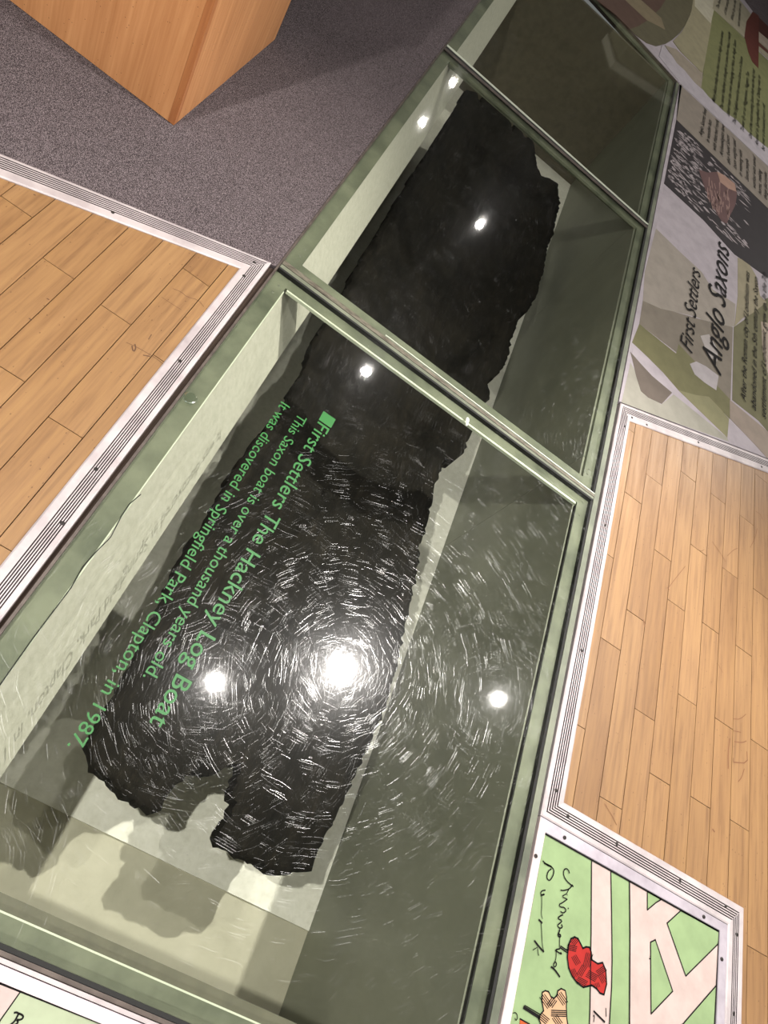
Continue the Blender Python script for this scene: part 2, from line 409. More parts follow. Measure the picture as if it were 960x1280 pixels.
# ================================================================ DISPLAY CASE SUNK IN THE FLOOR
ZG = -0.0165                   # underside of the glass / top of the steel flanges
D = -0.94
WX = 1.108; FY = 5.55; NY = 0.046
def up(v, z): return v*(H-z)/H
case = empty('display_case', (0.5, 2.8, D-0.03), 'long sunken display case in the floor with grey-green walls and steel glazing frame', 'display case')
box('base_panel', -0.09, WX, NY, FY, D-0.03, D-0.008, M['olive'], case)
box('pale_board', 0.010, WX-0.001, 0.313, FY-0.001, D-0.008, D, M['cream'], case)
box('right_wall_panel', WX, WX+0.03, NY, 1.955, D-0.03, ZG-0.012, M['pitwall'], case)
box('right_wall_panel', WX, WX+0.03, 1.9565, 3.66, D-0.03, ZG-0.012, M['pitwall'], case)
box('right_wall_panel', WX, WX+0.03, 3.6615, FY, D-0.03, ZG-0.012, M['pitwall'], case)
box('far_wall_panel', -0.09, WX+0.03, FY, FY+0.03, D-0.03, ZG-0.012, simple('dark_far_wall', sr(92, 86, 72), 0.4), case)
box('near_wall_panel', -0.09, WX+0.03, NY-0.03, NY, D-0.03, ZG-0.012, simple('dark_end_wall', sr(92, 90, 76), 0.5), case)
# left: sloping pale panel standing on a vertical one
zl = -0.25; xl = 0.0125
v = [(-0.0905, NY, ZG-0.012), (-0.0905, FY, ZG-0.012), (xl, NY, zl), (xl, FY, zl), (xl, NY, D), (xl, FY, D), (-0.12, NY, D), (-0.12, FY, D), (-0.12, NY, ZG-0.012), (-0.12, FY, ZG-0.012)]
f = [(0, 2, 3, 1), (2, 4, 5, 3), (4, 6, 7, 5), (6, 8, 9, 7), (8, 0, 1, 9), (0, 8, 6, 4, 2), (1, 3, 5, 7, 9)]
mesh('left_sloping_panel', v, f, simple('cream_side_lining', sr(228, 226, 212, .72), 0.75, 0, 0.02, 60, sr(214, 212, 196, .72)), case)
# steel flanges carrying the glass
def flange(name, poly, z0=ZG-0.012, z1=ZG, m='steel'): return prism(name, poly, z0, z1, M[m], case)
ff = lambda a: up(a, ZG)
YF = lambda x: 5.60 + (1.197-x)*0.219       # far oblique edge of the opening
fl_l = flange('steel_flange', [(ff(-0.138), ff(-0.026)), (ff(-0.0865), ff(0.020)), (ff(-0.0865), YF(-0.09)-0.06), (ff(-0.138), YF(-0.14)-0.01)])
fl_r = flange('steel_flange', [(1.176, ff(-0.026)), (1.176, YF(1.19)-0.012), (ff(1.105), YF(1.11)-0.06), (ff(1.105), ff(0.020))])
fl_n = flange('steel_flange', [(ff(-0.138), ff(-0.026)), (1.176, ff(-0.026)), (ff(1.105), ff(0.019)), (ff(-0.0865), ff(0.019))])
fl_f = flange('steel_flange', [(-0.137, YF(-0.137)-0.012), (1.176, YF(1.176)-0.012), (1.115, YF(1.115)-0.065), (-0.09, YF(-0.09)-0.065)])
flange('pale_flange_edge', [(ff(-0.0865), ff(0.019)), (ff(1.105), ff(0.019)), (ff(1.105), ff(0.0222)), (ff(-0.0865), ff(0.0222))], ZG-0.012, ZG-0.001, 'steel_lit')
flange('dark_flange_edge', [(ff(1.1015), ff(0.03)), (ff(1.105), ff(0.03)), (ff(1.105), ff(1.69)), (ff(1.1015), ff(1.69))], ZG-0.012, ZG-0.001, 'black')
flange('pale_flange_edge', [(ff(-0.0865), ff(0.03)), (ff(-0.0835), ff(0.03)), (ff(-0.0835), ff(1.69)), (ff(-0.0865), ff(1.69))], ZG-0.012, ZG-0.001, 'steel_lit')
# crossbars
def crossbar(y0, y1, name='crossbar'):
    return flange(name, [(ff(-0.0865), y0[0]), (ff(1.105), y0[1]), (ff(1.105), y1[1]), (ff(-0.0865), y1[0])])
ca = crossbar((ff(1.707), ff(1.703)), (ff(1.836), ff(1.829)))
mesh_l = flange('pale_flange_edge', [(ff(-0.08), ff(1.700)), (ff(1.10), ff(1.693)), (ff(1.10), ff(1.7025)), (ff(-0.08), ff(1.7065))], ZG-0.012, ZG-0.001, 'steel_lit')  # lit face of the flange lip, painted pale
flange('crossbar_web', [(-0.08, 1.765), (1.10, 1.765), (1.10, 1.772), (-0.08, 1.772)], ZG-0.03, ZG-0.0125)
cb = crossbar((ff(3.595), ff(3.575)), (ff(3.70), ff(3.70)))
flange('crossbar_web', [(-0.08, 3.645), (1.10, 3.645), (1.10, 3.652), (-0.08, 3.652)], ZG-0.03, ZG-0.0125)
for px in ((348, 421), ): pass
for o_, pts in ((fl_l, ((381, 312), (375, 320), (348.5, 357), (341, 365))), (fl_r, ((736.5, 587), (734.5, 592.5), (728.5, 628), (724.5, 644))), (ca, ((362, 352),))):
    for p in pts:
        x, y = A(p[0], p[1], ZG); screw(x, y, ZG, o_, 0.0045, 'steel')
# rim around the glass and strips between the panes
def strip(name, p0, p1, q0, q1, z0, z1, m): return prism(name, [p0, p1, q1, q0], z0, z1, M[m], case)
strip('edge_rim', (-0.146, -0.034), (-0.146, 5.87), (-0.1395, -0.034), (-0.1395, 5.87), ZB-0.04, 0.0, 'rim')
strip('edge_rim', (1.170, -0.0265), (1.170, 5.60), (1.191, -0.0265), (1.191, 5.60), ZB-0.04, -0.001, 'rim2' if 'rim2' in M else 'steel')
strip('edge_rim', (-0.139, -0.035), (1.191, -0.035), (-0.139, -0.0275), (1.191, -0.0275), ZB-0.04, 0.0, 'rim')
strip('edge_rim', (-0.139, YF(-0.139)-0.001), (1.19, YF(1.19)-0.001), (-0.139, YF(-0.139)-0.012), (1.19, YF(1.19)-0.012), ZB-0.04, 0.0, 'rim')
strip('cover_strip', (-0.138, 1.787), (1.168, 1.777), (-0.138, 1.806), (1.168, 1.787), -0.003, 0.0006, 'rust')
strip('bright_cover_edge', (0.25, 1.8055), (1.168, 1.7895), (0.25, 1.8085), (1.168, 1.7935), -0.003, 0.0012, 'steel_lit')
strip('cover_strip', (-0.138, 3.655), (1.168, 3.650), (-0.138, 3.672), (1.168, 3.668), -0.004, -0.0005, 'rim')
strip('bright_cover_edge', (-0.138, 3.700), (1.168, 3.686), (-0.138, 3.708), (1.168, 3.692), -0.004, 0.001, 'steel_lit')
strip('gap_strip', (-0.138, 1.7635), (1.168, 1.757), (-0.138, 1.7705), (1.168, 1.766), ZG, -0.0005, 'black')  # black strips filling the gaps around the panes
strip('gap_strip', (-0.138, 3.674), (1.168, 3.670), (-0.138, 3.698), (1.168, 3.684), ZG, -0.003, 'black')
strip('gap_strip', (1.1605, -0.026), (1.1605, 5.58), (1.169, -0.026), (1.169, 5.58), ZG, -0.002, 'black')
strip('gap_strip', (-0.138, -0.0265), (1.16, -0.0265), (-0.138, -0.019), (1.16, -0.019), ZG, -0.002, 'black')
# glass panes
def pane(poly, label):
    o = prism('glass_pane', poly, ZG+0.0006, -0.0022, M['glass']); return tag(o, label, 'glass pane')
p1 = pane([(-0.137, -0.0185), (1.16, -0.0185), (1.16, 1.7565), (-0.137, 1.763)], 'near scratched green-tinted glass pane with green lettering over the log boat')
p2 = pane([(-0.137, 1.809), (1.16, 1.794), (1.16, 3.649), (-0.137, 3.654)], 'middle glass pane between the two crossbars, over the narrower end of the boat')
p3 = pane([(-0.137, 3.709), (1.16, 3.693), (1.16, YF(1.16)-0.014), (-0.137, YF(-0.137)-0.014)], 'far dark glass pane with an oblique end, beside the printed floor panel')
# filler glass ledge between gap strip and cover strip of the middle bar
strip('pale_cover_strip', (-0.138, 1.771), (1.168, 1.7665), (-0.138, 1.7855), (1.168, 1.7765), ZG, -0.001, 'steel')

# ================================================================ LETTERING
def text_mesh(body, shear=0.0, bold=0.0, space=1.0):
    cu = bpy.data.curves.new('t', 'FONT'); cu.body = body; cu.size = 1; cu.shear = shear; cu.offset = bold; cu.space_character = space
    cu.resolution_u = 3
    ob = bpy.data.objects.new('t', cu); col.objects.link(ob)
    dg = bpy.context.evaluated_depsgraph_get(); dg.update()
    me = bpy.data.meshes.new_from_object(ob.evaluated_get(dg))
    vs_ = [tuple(v.co) for v in me.vertices]; fs = [tuple(p.vertices) for p in me.polygons]
    bpy.data.objects.remove(ob); bpy.data.curves.remove(cu); bpy.data.meshes.remove(me)
    return vs_, fs
def lettering(items, z, mat, parent, name='lettering'):
    """items: (body, start xy, end xy, cap height, shear, bold)"""
    for body, a, b, hgt, sh, bo in items:
        mm = Multi()
        vs_, fs = text_mesh(body, sh, bo)
        x0 = min(v[0] for v in vs_); x1 = max(v[0] for v in vs_)
        L = math.hypot(b[0]-a[0], b[1]-a[1]); ux, uy = (b[0]-a[0])/L, (b[1]-a[1])/L
        nx, ny = -uy, ux
        kx = L/(x1-x0); ky = hgt/0.70
        mm.add([(a[0]+ux*(v[0]-x0)*kx+nx*v[1]*ky, a[1]+uy*(v[0]-x0)*kx+ny*v[1]*ky, z) for v in vs_], fs)
        mm.build(name, mat, parent)
lettering([('First Settlers The Hackney Log Boat', (0.197, 1.343), (0.197, 0.409), 0.040, 0, 0.004),
           ('This Saxon boat is over a thousand years old.', (0.138, 1.327), (0.138, 0.484), 0.029, 0, 0.003),
           ('It was discovered in Springfield Park, Clapton, in 1987.', (0.081, 1.327), (0.081, 0.300), 0.029, 0, 0.003)],
          -0.0016, M['green_ink'], p1)
box('printed_square', 0.196, 0.238, 1.349, 1.386, -0.0021, -0.0016, M['green_ink'], p1)
def at_poly(pts, z): return [A(x, y, z) for x, y in pts]
def decal(name, pts, z, c, parent, world=False):
    poly = pts if world else at_poly(pts, z)
    return prism(name, poly, z-0.0012, z, pm(c) if isinstance(c, tuple) else c, parent)
def strokes(name, lines, z, mat, parent, world=False):
    """lines: (pts px, width) ribbons with tapering ends"""
    mm = Multi()
    for pts, wd in lines:
        P = [Vector(p if world else A(p[0], p[1], z)) for p in pts]
        if len(P) > 2:       # smooth once
            Q = [P[0]]
            for a, b in zip(P[:-1], P[1:]): Q += [a.lerp(b, 0.25), a.lerp(b, 0.75)]
            Q.append(P[-1]); P = Q
        n = len(P); Lf = []; Rt = []
        for i, p in enumerate(P):
            t = (P[min(i+1, n-1)]-P[max(i-1, 0)]); t = t.normalized() if t.length > 1e-9 else Vector((1, 0)); nn = Vector((-t.y, t.x))*wd/2
            Lf.append((*(p+nn), z)); Rt.append((*(p-nn), z))
        mm.add(Lf+Rt, [(i, n+i, n+i+1, i+1) for i in range(n-1)])
    return mm.build(name, mat, parent)

# ================================================================ LOG BOAT
ZT = D + 0.42
out_px = [(666, 170), (669, 190), (672, 210), (677, 220), (685, 222), (692, 226), (697, 229), (698, 242), (700, 252), (698, 262), (695, 275), (693, 285), (690, 296), (687, 304),
 (683, 315), (681, 327), (679, 342), (674, 360), (669, 374), (660, 386), (652, 392), (644, 412), (637, 433), (634, 449), (629, 460), (620, 470), (612, 475), (610, 482), (612, 497), (605, 506),
 (597, 520), (592, 535), (586, 549), (578, 568), (568, 576), (556, 572), (550, 590), (543, 608), (541, 627), (534, 654), (526, 679), (521, 717), (511, 762), (502, 800),
 (493, 845), (481, 886), (470, 911), (456, 942), (443, 972), (431, 999), (416, 1028), (404, 1052), (393, 1076), (384, 1090), (375, 1089), (362, 1093), (350, 1094), (335, 1087), (320, 1079),
 (298, 1068), (276, 1058), (272, 1046), (284, 1024), (297, 1003), (290, 998), (291, 986), (297, 978), (301, 966), (302, 953), (291, 955), (279, 961), (270, 967), (259, 968), (243, 966), (232, 969),
 (222, 978), (214, 988), (204, 1003), (191, 1017), (176, 1008), (160, 998), (145, 985), (130, 970), (116, 952), (113, 940), (108, 930), (117, 912), (127, 892), (138, 875),
 (155, 850), (172, 815), (188, 783), (204, 750), (218, 716), (232, 688), (247, 665), (262, 640), (277, 612), (290, 590), (306, 567), (322, 545), (340, 527), (357, 507), (365, 488),
 (378, 468), (387, 447), (389, 436), (393, 423), (399, 413), (410, 398), (432, 362), (440, 346), (448, 333), (458, 312), (469, 297), (478, 280), (487, 266), (503, 240), (520, 212), (537, 187), (556, 156), (567, 140), (575, 126), (583, 112),
 (596, 116), (600, 128), (604, 119), (625, 135), (632, 140), (638, 150), (641, 165), (646, 152), (655, 170), (659, 172)]
outline = [A(x, y, ZT) for x, y in out_px]
def densify(poly, step, jit):
    o = []
    for i in range(len(poly)):
        a, b = poly[i], poly[(i+1) % len(poly)]
        n = max(1, int(math.hypot(b[0]-a[0], b[1]-a[1])/step))
        for k in range(n):
            t = k/n; j = jit if k else 0
            x, y = a[0]+(b[0]-a[0])*t, a[1]+(b[1]-a[1])*t
            o.append((x+noise.noise(Vector((x*45, y*45, 1)))*j, y+noise.noise(Vector((x*45, y*45, 7)))*j))
    return o
ring = densify(outline, 0.013, 0.016)
def inside(p, poly):
    c = False; x, y = p
    for i in range(len(poly)):
        (x1, y1), (x2, y2) = poly[i-1], poly[i]
        if (y1 > y) != (y2 > y) and x < (x2-x1)*(y-y1)/(y2-y1)+x1: c = not c
    return c
def edge_dist(p, poly):
    b = 9
    for i in range(len(poly)):
        (x1, y1), (x2, y2) = poly[i-1], poly[i]
        dx, dy = x2-x1, y2-y1; L = dx*dx+dy*dy
        t = 0 if L == 0 else max(0, min(1, ((p[0]-x1)*dx+(p[1]-y1)*dy)/L))
        b = min(b, math.hypot(p[0]-x1-dx*t, p[1]-y1-dy*t))
    return b
pts = [Vector(p) for p in ring]; nr = len(ring)
xs = [p[0] for p in outline]; ys = [p[1] for p in outline]
step = 0.03
gy = min(ys)
while gy < max(ys):
    gx = min(xs)
    while gx < max(xs):
        q = (gx+random.uniform(-.3, .3)*step, gy+random.uniform(-.3, .3)*step)
        if inside(q, outline) and edge_dist(q, outline) > 0.014: pts.append(Vector(q))
        gx += step
    gy += step
cv, ce, cf, *_ = delaunay_2d_cdt(pts, [(i, (i+1) % nr) for i in range(nr)], [], 1, 1e-5)
def ztop(x, y, d):
    rim = 0.0
    trough = -0.10*min(1, max(0, (d-0.06)/0.14))*(0.35+0.65*min(1, max(0, (y-0.9)/0.8)))
    nz = 0.028*noise.fractal(Vector((x*9, y*3.2, 0)), 0.9, 2.1, 5) + 0.010*noise.noise(Vector((x*40, y*14, 5)))
    return ZT + trough + nz*min(1, d/0.05)
dist = [0.0 if False else edge_dist((v.x, v.y), outline) for v in cv]
vt = [(v.x, v.y, ztop(v.x, v.y, d)) for v, d in zip(cv, dist)]
def zbot(x, y, d):
    endr = 0.16*math.exp(-max(0, y-min(ys))/0.35)
    return ZT - 0.07 - min(0.17, d*0.9)*(1.0 - endr/0.16*0.75)
nb = len(vt)
vb = [(v.x, v.y, zbot(v.x, v.y, d)) for v, d in zip(cv, dist)]
faces = [tuple(f) for f in cf]
fb = [tuple(reversed([i+nb for i in f])) for f in cf]
cnt = {}
for f in faces:
    for a, b in zip(f, f[1:]+f[:1]): cnt[(a, b)] = cnt.get((a, b), 0)+1
side = [(b, a, a+nb, b+nb) for (a, b) in cnt if (b, a) not in cnt]
boat = empty('log_boat', (0.55, 2.9, ZT-0.2), 'blackened ancient dugout log boat with a notched broken end, lying under the glass', 'boat')
hull = mesh('hull', vt+vb, faces+fb+side, M['log'], boat, smooth=False)
hull.data.polygons.foreach_set('use_smooth', [True]*(len(faces)+len(fb))+[False]*len(side))
bm = bmesh.new(); bm.from_mesh(hull.data); bmesh.ops.recalc_face_normals(bm, faces=bm.faces); bm.to_mesh(hull.data); bm.free()
# cradle the boat rests on
for y in (1.5, 3.0, 4.4):
    zt = min(z for (x, yy, z) in vb if abs(yy-y) < 0.12 and abs(x-0.62) < 0.2)
    o = box('support_block', 0.47 if y < 4 else 0.55, 0.77 if y < 4 else 0.85, y-0.06, y+0.06, D, zt, M['pitwall'])
    tag(o, 'grey support block under the %s of the log boat' % {1.5: 'near notched end', 3.0: 'middle', 4.4: 'far end'}[y], 'support', 'support blocks under the boat')

# display cabinet beyond the far end of the glass (seen mirrored in the far pane)
cab = empty('display_cabinet', (1.8, 10.3, 0), 'tall olive cabinet with pale top edge, mirrored in the far glass pane', 'cabinet')
cu_, cv_ = Vector((1.0, 0.46)), Vector((-0.42, 0.91)); cp = Vector((1.37, 9.9))
def cq(a0, a1, b0, b1): return [tuple(cp+cu_*a+cv_*b) for a, b in ((a0, b0), (a1, b0), (a1, b1), (a0, b1))]
prism('body', cq(0, 1, 0, 0.5), 0.0, 1.46, simple('olive_cabinet', sr(150, 148, 112), 0.6), cab)
prism('top_edge', cq(-0.02, 1.02, -0.02, 0.52), 1.46, 1.55, simple('pale_cabinet_edge', sr(232, 230, 206), 0.5), cab)

# ================================================================ PLINTH
pl = empty('display_plinth', (-0.92, 2.38, 0), 'tall pale wooden display plinth standing on the dark carpet', 'plinth')
x0, x1, y0, y1, zp = -1.30, -0.6405, 2.003, 2.768, 1.3
box('front_panel', x0, x1-0.022, y0, y0+0.022, 0, zp, M['veneer'], pl)
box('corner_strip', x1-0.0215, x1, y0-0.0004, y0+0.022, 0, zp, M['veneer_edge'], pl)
box('side_panel', x1-0.022, x1, y0+0.0225, y1-0.0225, 0, zp, M['veneer'], pl)
box('back_panel', x0, x1, y1-0.022, y1, 0, zp, M['veneer'], pl)
box('side_panel', x0, x0+0.022, y0+0.0225, y1-0.0225, 0, zp, M['veneer'], pl)
box('top_panel', x0-0.01, x1+0.01, y0-0.01, y1+0.01, zp, zp+0.025, M['veneer'], pl)

# ================================================================ PRINTED FLOOR PANEL (top right)
post = prism('printed_floor_panel', [(1.196, 2.322), (1.196, 5.598), (0.40, 5.774), (-0.139, 5.893), (-0.139, 9.72), (1.30, 8.85), (3.50, 7.55), (3.50, 3.308)], ZB, 0.0, pm((204, 194, 200)))
tag(post, 'large printed floor panel about early settlers with lettering and torn-paper collage, right of the glass', 'floor panel')
Z = 0.0002
Lz = [0.0002]
def D_(pts, c):
    Lz[0] += 0.00012; z = Lz[0]
    return prism('printed_shape', at_poly(pts, 0.0), 0.0, z, pm(c), post)
D_([(830, 232), (820, 286), (808, 352), (800, 400), (777, 500), (960, 572), (960, 348), (918, 318)], (206, 196, 202))
D_([(776.8, 503), (788, 453), (802, 478), (826, 506), (842, 493), (909, 547), (911, 552), (840, 527)], (186, 182, 168))
D_([(820, 285.6), (850, 315), (877, 340), (891, 362), (919, 380), (918, 408), (907, 409), (878, 400), (870, 396), (842, 389.5), (820, 385), (803.5, 376), (806, 340)], (182, 172, 160))
D_([(803.5, 376), (826, 386), (842, 389.5), (878, 400), (916, 409), (913, 500), (846, 441), (799, 405)], (150, 140, 126))
D_([(799, 405), (845, 442), (848, 430), (913, 500), (912, 524), (902, 513), (886, 496), (870, 494), (848, 488), (829, 466), (810, 447), (790, 428)], (134, 130, 92))
D_([(788, 440), (801, 455), (815, 470), (840, 491), (827, 505), (810, 497), (801, 489), (795, 470)], (128, 116, 106))
D_([(848, 488), (870, 494), (886, 496), (902, 513), (911, 524), (909, 547)], (160, 156, 118))
D_([(915, 500), (917, 409), (930, 400), (940, 385), (960, 372), (960, 540), (948, 526)], (128, 124, 90))
D_([(922, 322), (935, 328), (945, 345), (950, 370), (958, 378), (940, 392), (928, 398), (918, 408), (922, 370)], (178, 168, 138))
D_([(951, 402), (960, 404), (960, 470), (953, 440)], (196, 180, 160))
D_([(912, 500), (960, 540), (960, 574), (940, 552), (912, 523)], (176, 160, 146))
D_([(862, 455), (870, 452), (882, 458), (898, 470), (895, 488), (880, 478), (868, 468)], (206, 198, 200))
D_([(875, 420), (886, 418), (897, 438), (896, 452), (886, 446)], (200, 192, 188))
# photograph of reed hut between trees
D_([(845.3, 150), (960, 261), (960, 348), (918, 318), (880, 276), (830, 229.5)], (58, 52, 54))
rr = random.Random(3)
fol = Multi(); zf = Lz[0]+0.0002
for i in range(420):
    x = 1.225 + 0.62*rr.random()**1.25; y = rr.uniform(4.24, 5.0)
    if x > 1.45 and 4.42 < y < 4.86 and rr.random() < 0.8: continue
    L_ = rr.uniform(0.015, 0.09); w_ = rr.uniform(0.005, 0.020)
    if y+w_ > 5.03 or y-w_ < 4.22: continue
    k_ = rr.uniform(-.25, .1)
    fol.prism([(x, y), (x+L_*.5, y-w_*rr.uniform(.2, .6)+k_*L_*.5), (x+L_, y+k_*L_+w_*.3), (x+L_*.6, y+k_*L_*.6+w_*rr.uniform(.5, 1)), (x+L_*.2, y+w_*.7)], 0.0, zf)
o = fol.build('printed_foliage', pm((196, 184, 186)), post); tag(o, 'pale sky showing between printed dark branches', kind='stuff')
Lz[0] += 0.0004
D_([(873, 212), (884, 216), (896, 215), (906, 221), (918, 230), (921, 242), (919, 256), (913, 268), (908, 280), (902, 277), (896, 268), (888, 252), (880, 234)], (122, 92, 90))
zf = Lz[0]+0.0002; th = []
for i in range(46):
    t = rr.random(); x = 884+t*28; y = 218+t*12+rr.random()*34
    th.append(([(x, y), (x+rr.uniform(-1, 3), y+rr.uniform(6, 13))], 0.006))
strokes('printed_thatch', th, zf, pm((186, 152, 142)), post)
Lz[0] += 0.0004
D_([(896, 215), (904, 219), (918, 230), (920, 240), (910, 236), (900, 228)], (196, 158, 140))
D_([(845.3, 150), (852, 106.5), (849.5, 106), (960, 209), (960, 261)], (164, 153, 140))
D_([(851, 105.5), (847, 101), (877, 112), (960, 183), (960, 208.5)], (208, 200, 206))
D_([(823.6, 71), (827.5, 56), (850, 82), (877, 108), (960, 180), (960, 208), (851, 105)], (208, 200, 206))
D_([(831, 57), (845, 62), (868, 84), (878, 92), (877, 112), (868, 104), (855, 88), (846, 80)], (178, 166, 148))
D_([(890, 11), (876, 110), (885, 121), (905, 140), (920, 150), (935, 166), (960, 186), (960, 76)], (142, 144, 98))
D_([(866, 0), (878, 0), (890, 12), (889, 30), (878, 92), (850, 64), (841, 52), (852, 40), (862, 20)], (176, 168, 136))
D_([(868, 8), (868, 0), (895, 0), (888, 30)], (216, 210, 186))
D_([(892, 0), (924, 0), (960, 45), (960, 74), (890, 11)], (188, 180, 154))
D_([(831.7, 0), (866, 0), (864, 14), (857, 30), (850, 41), (840, 50), (831.7, 55), (820, 58), (808, 54), (797, 46), (787, 37), (809, 26), (825, 11)], (112, 106, 82))
D_([(745, 0), (831.7, 0), (825, 11), (809, 26), (798, 33), (787, 37), (770, 19.5)], (106, 82, 70))
D_([(780, 0), (800, 0), (826, 23), (831, 38), (822, 33), (808, 26)], (150, 136, 108))
D_([(940.5, 15), (948, 20), (948, 60), (947.5, 86), (940, 78), (935, 66), (930, 46), (932.5, 27.5)], (112, 58, 48))
D_([(948, 22), (960, 34), (960, 50), (948, 40)], (96, 52, 44))
D_([(948, 40), (960, 51), (960, 62), (948, 52)], (208, 190, 172))
D_([(948, 53), (960, 64), (960, 68), (948, 58)], (120, 74, 62))
# lettering of the panel: reads away from the viewer
zt = Lz[0]+0.0003
IT = [('First Settlers', (1.545, 2.965), (1.545, 3.66), 0.082, 0.28, 0.0),
      ('Anglo Saxons', (1.735, 2.975), (1.738, 4.12), 0.132, 0.28, 0.0)]
IT2 = [('After the Roman city of Londinium was', (1.905, 2.94), (1.905, 4.07), 0.036, 0.28, 0.004),
       ('abandoned in the 5th century the Saxon', (1.975, 2.94), (1.975, 4.09), 0.036, 0.28, 0.004),
       ('settlement of Lundenwic grew up. In the 7th', (2.045, 2.94), (2.045, 4.22), 0.036, 0.28, 0.004)]
def between(body, p, q, h): a, b = A(*p), A(*q); return (body, a, b, h, 0.28, 0.004)
small = [('Anglo Saxons lived', (877, 172), (883, 138)), ('in wooden huts', (886, 180), (889, 152)), ('with thatched roofs.', (894, 190), (898, 152)),
         ('Archaeologists have', (903, 197), (905, 158)), ('also found Saxon', (912, 207), (911, 171)), ('loom weights used', (920, 213), (919, 176)),
         ('in weaving with', (927, 222), (927, 190)), ('Saxon people', (935, 228), (935, 201)), ('worked with animal', (944, 237), (944, 197)),
         ('horns, making', (951, 245), (951, 214)), ('things like combs', (958, 251), (958, 217)),
         ('Many places today have their roots in Anglo Saxon names', (893, 130), (904, 41)),
         ('The name Hackney is thought to come from Haca, a nearby', (903, 139), (913, 42)),
         ('island near the river belonging to Haca, an Anglo Saxon', (911, 147), (920, 52)),
         ('The Old English word ley means a farm, as in Dalston', (919, 157), (928, 73)),
         ('Tower Ey or as Haggerston, Haggers Tun', (929, 166), (936, 92)),
         ('One of the most exciting Saxon finds was the log boat', (939, 175), (943, 88)),
         ('found in Springfield Park. Dating was to', (947, 183), (950, 96)),
         ('be over a thousand years old', (955, 190), (956, 132)),
         ('The home', (898, 12), (901, 0)), ('of the people', (907, 20), (911, 0)), ('Which lay on the', (916, 27), (920, 2)), ('not named to use', (924, 35), (926, 6))]
lettering(IT, zt, M['ink'], post)
lettering(IT2+[between(b, p, q, 0.034) for b, p, q in small], zt, M['ink'], post)

# ================================================================ MAP PANELS
zm = 0.0
mapp = prism('map_panel', [(1.2235, -1.6), (1.2235, 0.6245), (1.8645, 0.6305), (1.8645, -1.6)], ZB, zm-0.0015, pm((166, 192, 140)))
tag(mapp, 'green and pink hand-drawn map panel in an aluminium frame, bottom right by the parquet', 'floor panel')
LM = [zm-0.0014]
def MP(pts, c, parent=None, name='printed_shape', world=False):
    LM[0] += 0.00015
    return prism(name, pts if world else at_poly(pts, 0.0), zm-0.0015, LM[0], pm(c), parent or mapp)
z3 = lambda L: [(640+x/3.0, 1000+y/3.0) for x, y in L]
pink = (226, 204, 196); grn = (166, 192, 140)
MP(z3([(299, 229), (371, 267), (374, 420), (376, 600), (374, 700), (366, 840), (360, 1000), (285, 1000), (290, 840), (293, 780), (297, 500)]), pink)
MP(z3([(441, 303), (782, 492), (773, 640), (763, 840), (757, 1000), (437, 1000), (441, 840), (443, 500)]), pink)
isl = [[(508, 343), (560, 373), (540, 385), (508, 412)], [(633, 415), (582, 462), (652, 660), (773, 540), (780, 494)], [(520, 533), (538, 524), (603, 717), (522, 802)], [(767, 695), (637, 845), (520, 990), (520, 1000), (757, 1000)]]
for q in isl: MP(z3(q), grn)
red = [(235, 514), (248, 520), (258, 540), (266, 556), (278, 551), (291, 553), (297, 570), (300, 600), (322, 614), (340, 610), (352, 640), (355, 690), (345, 730), (330, 724), (318, 708), (300, 695), (285, 698), (268, 702), (245, 686), (226, 660), (213, 630), (208, 590), (212, 545), (222, 520)]
MP(z3(red), (196, 48, 42), name='red_shape')
z6 = lambda L: [(640+x/6.0, 1180+y/6.0) for x, y in L]
star = [(228, 362), (250, 350), (275, 358), (292, 395), (315, 408), (338, 385), (345, 350), (370, 335), (400, 350), (410, 400), (408, 470), (412, 560), (425, 640), (250, 680), (200, 560), (212, 530), (238, 500), (225, 430)]
MP(z6(star), (232, 190, 150), name='peach_shape')
MP(z6([(62, 562), (130, 600), (160, 650), (50, 680)]), (214, 100, 52), name='orange_shape')
zi = LM[0]+0.0003
def ol(pts, wd=0.0032, close=True): return (list(pts)+([pts[0]] if close else []), wd)
def polyl(name, lines, z, mat, parent):
    mm = Multi()
    for pts, wd in lines:
        for a, b in zip(pts[:-1], pts[1:]):
            p, q = Vector(A(a[0], a[1], z)), Vector(A(b[0], b[1], z)); d = (q-p)
            if d.length < 1e-6: continue
            d.normalize(); nn = Vector((-d.y, d.x))*wd/2; p -= d*wd*0.4; q += d*wd*0.4
            mm.add([(*(p+nn), z), (*(p-nn), z), (*(q-nn), z), (*(q+nn), z)], [(0, 1, 2, 3)])
    return mm.build(name, mat, parent)
hatch = []
for (cx, cy, ang, n, L) in ((225, 555, 15, 4, 34), (262, 640, -60, 4, 40), (240, 600, 60, 4, 34), (285, 600, -75, 5, 50), (300, 660, 30, 5, 40), (262, 680, 28, 4, 40), (335, 640, -35, 4, 36), (340, 670, 60, 4, 30), (318, 695, 70, 4, 16), (235, 530, -50, 4, 26), (232, 650, 65, 4, 30)):
    a = math.radians(ang); dx, dy = math.cos(a), math.sin(a)
    for k in range(n):
        o_ = (k-(n-1)/2)*6
        c0 = (cx-dy*o_, cy+dx*o_)
        hatch.append((z3([(c0[0]-dx*L/2, c0[1]-dy*L/2), (c0[0]+dx*L/2, c0[1]+dy*L/2)]), 0.0018))
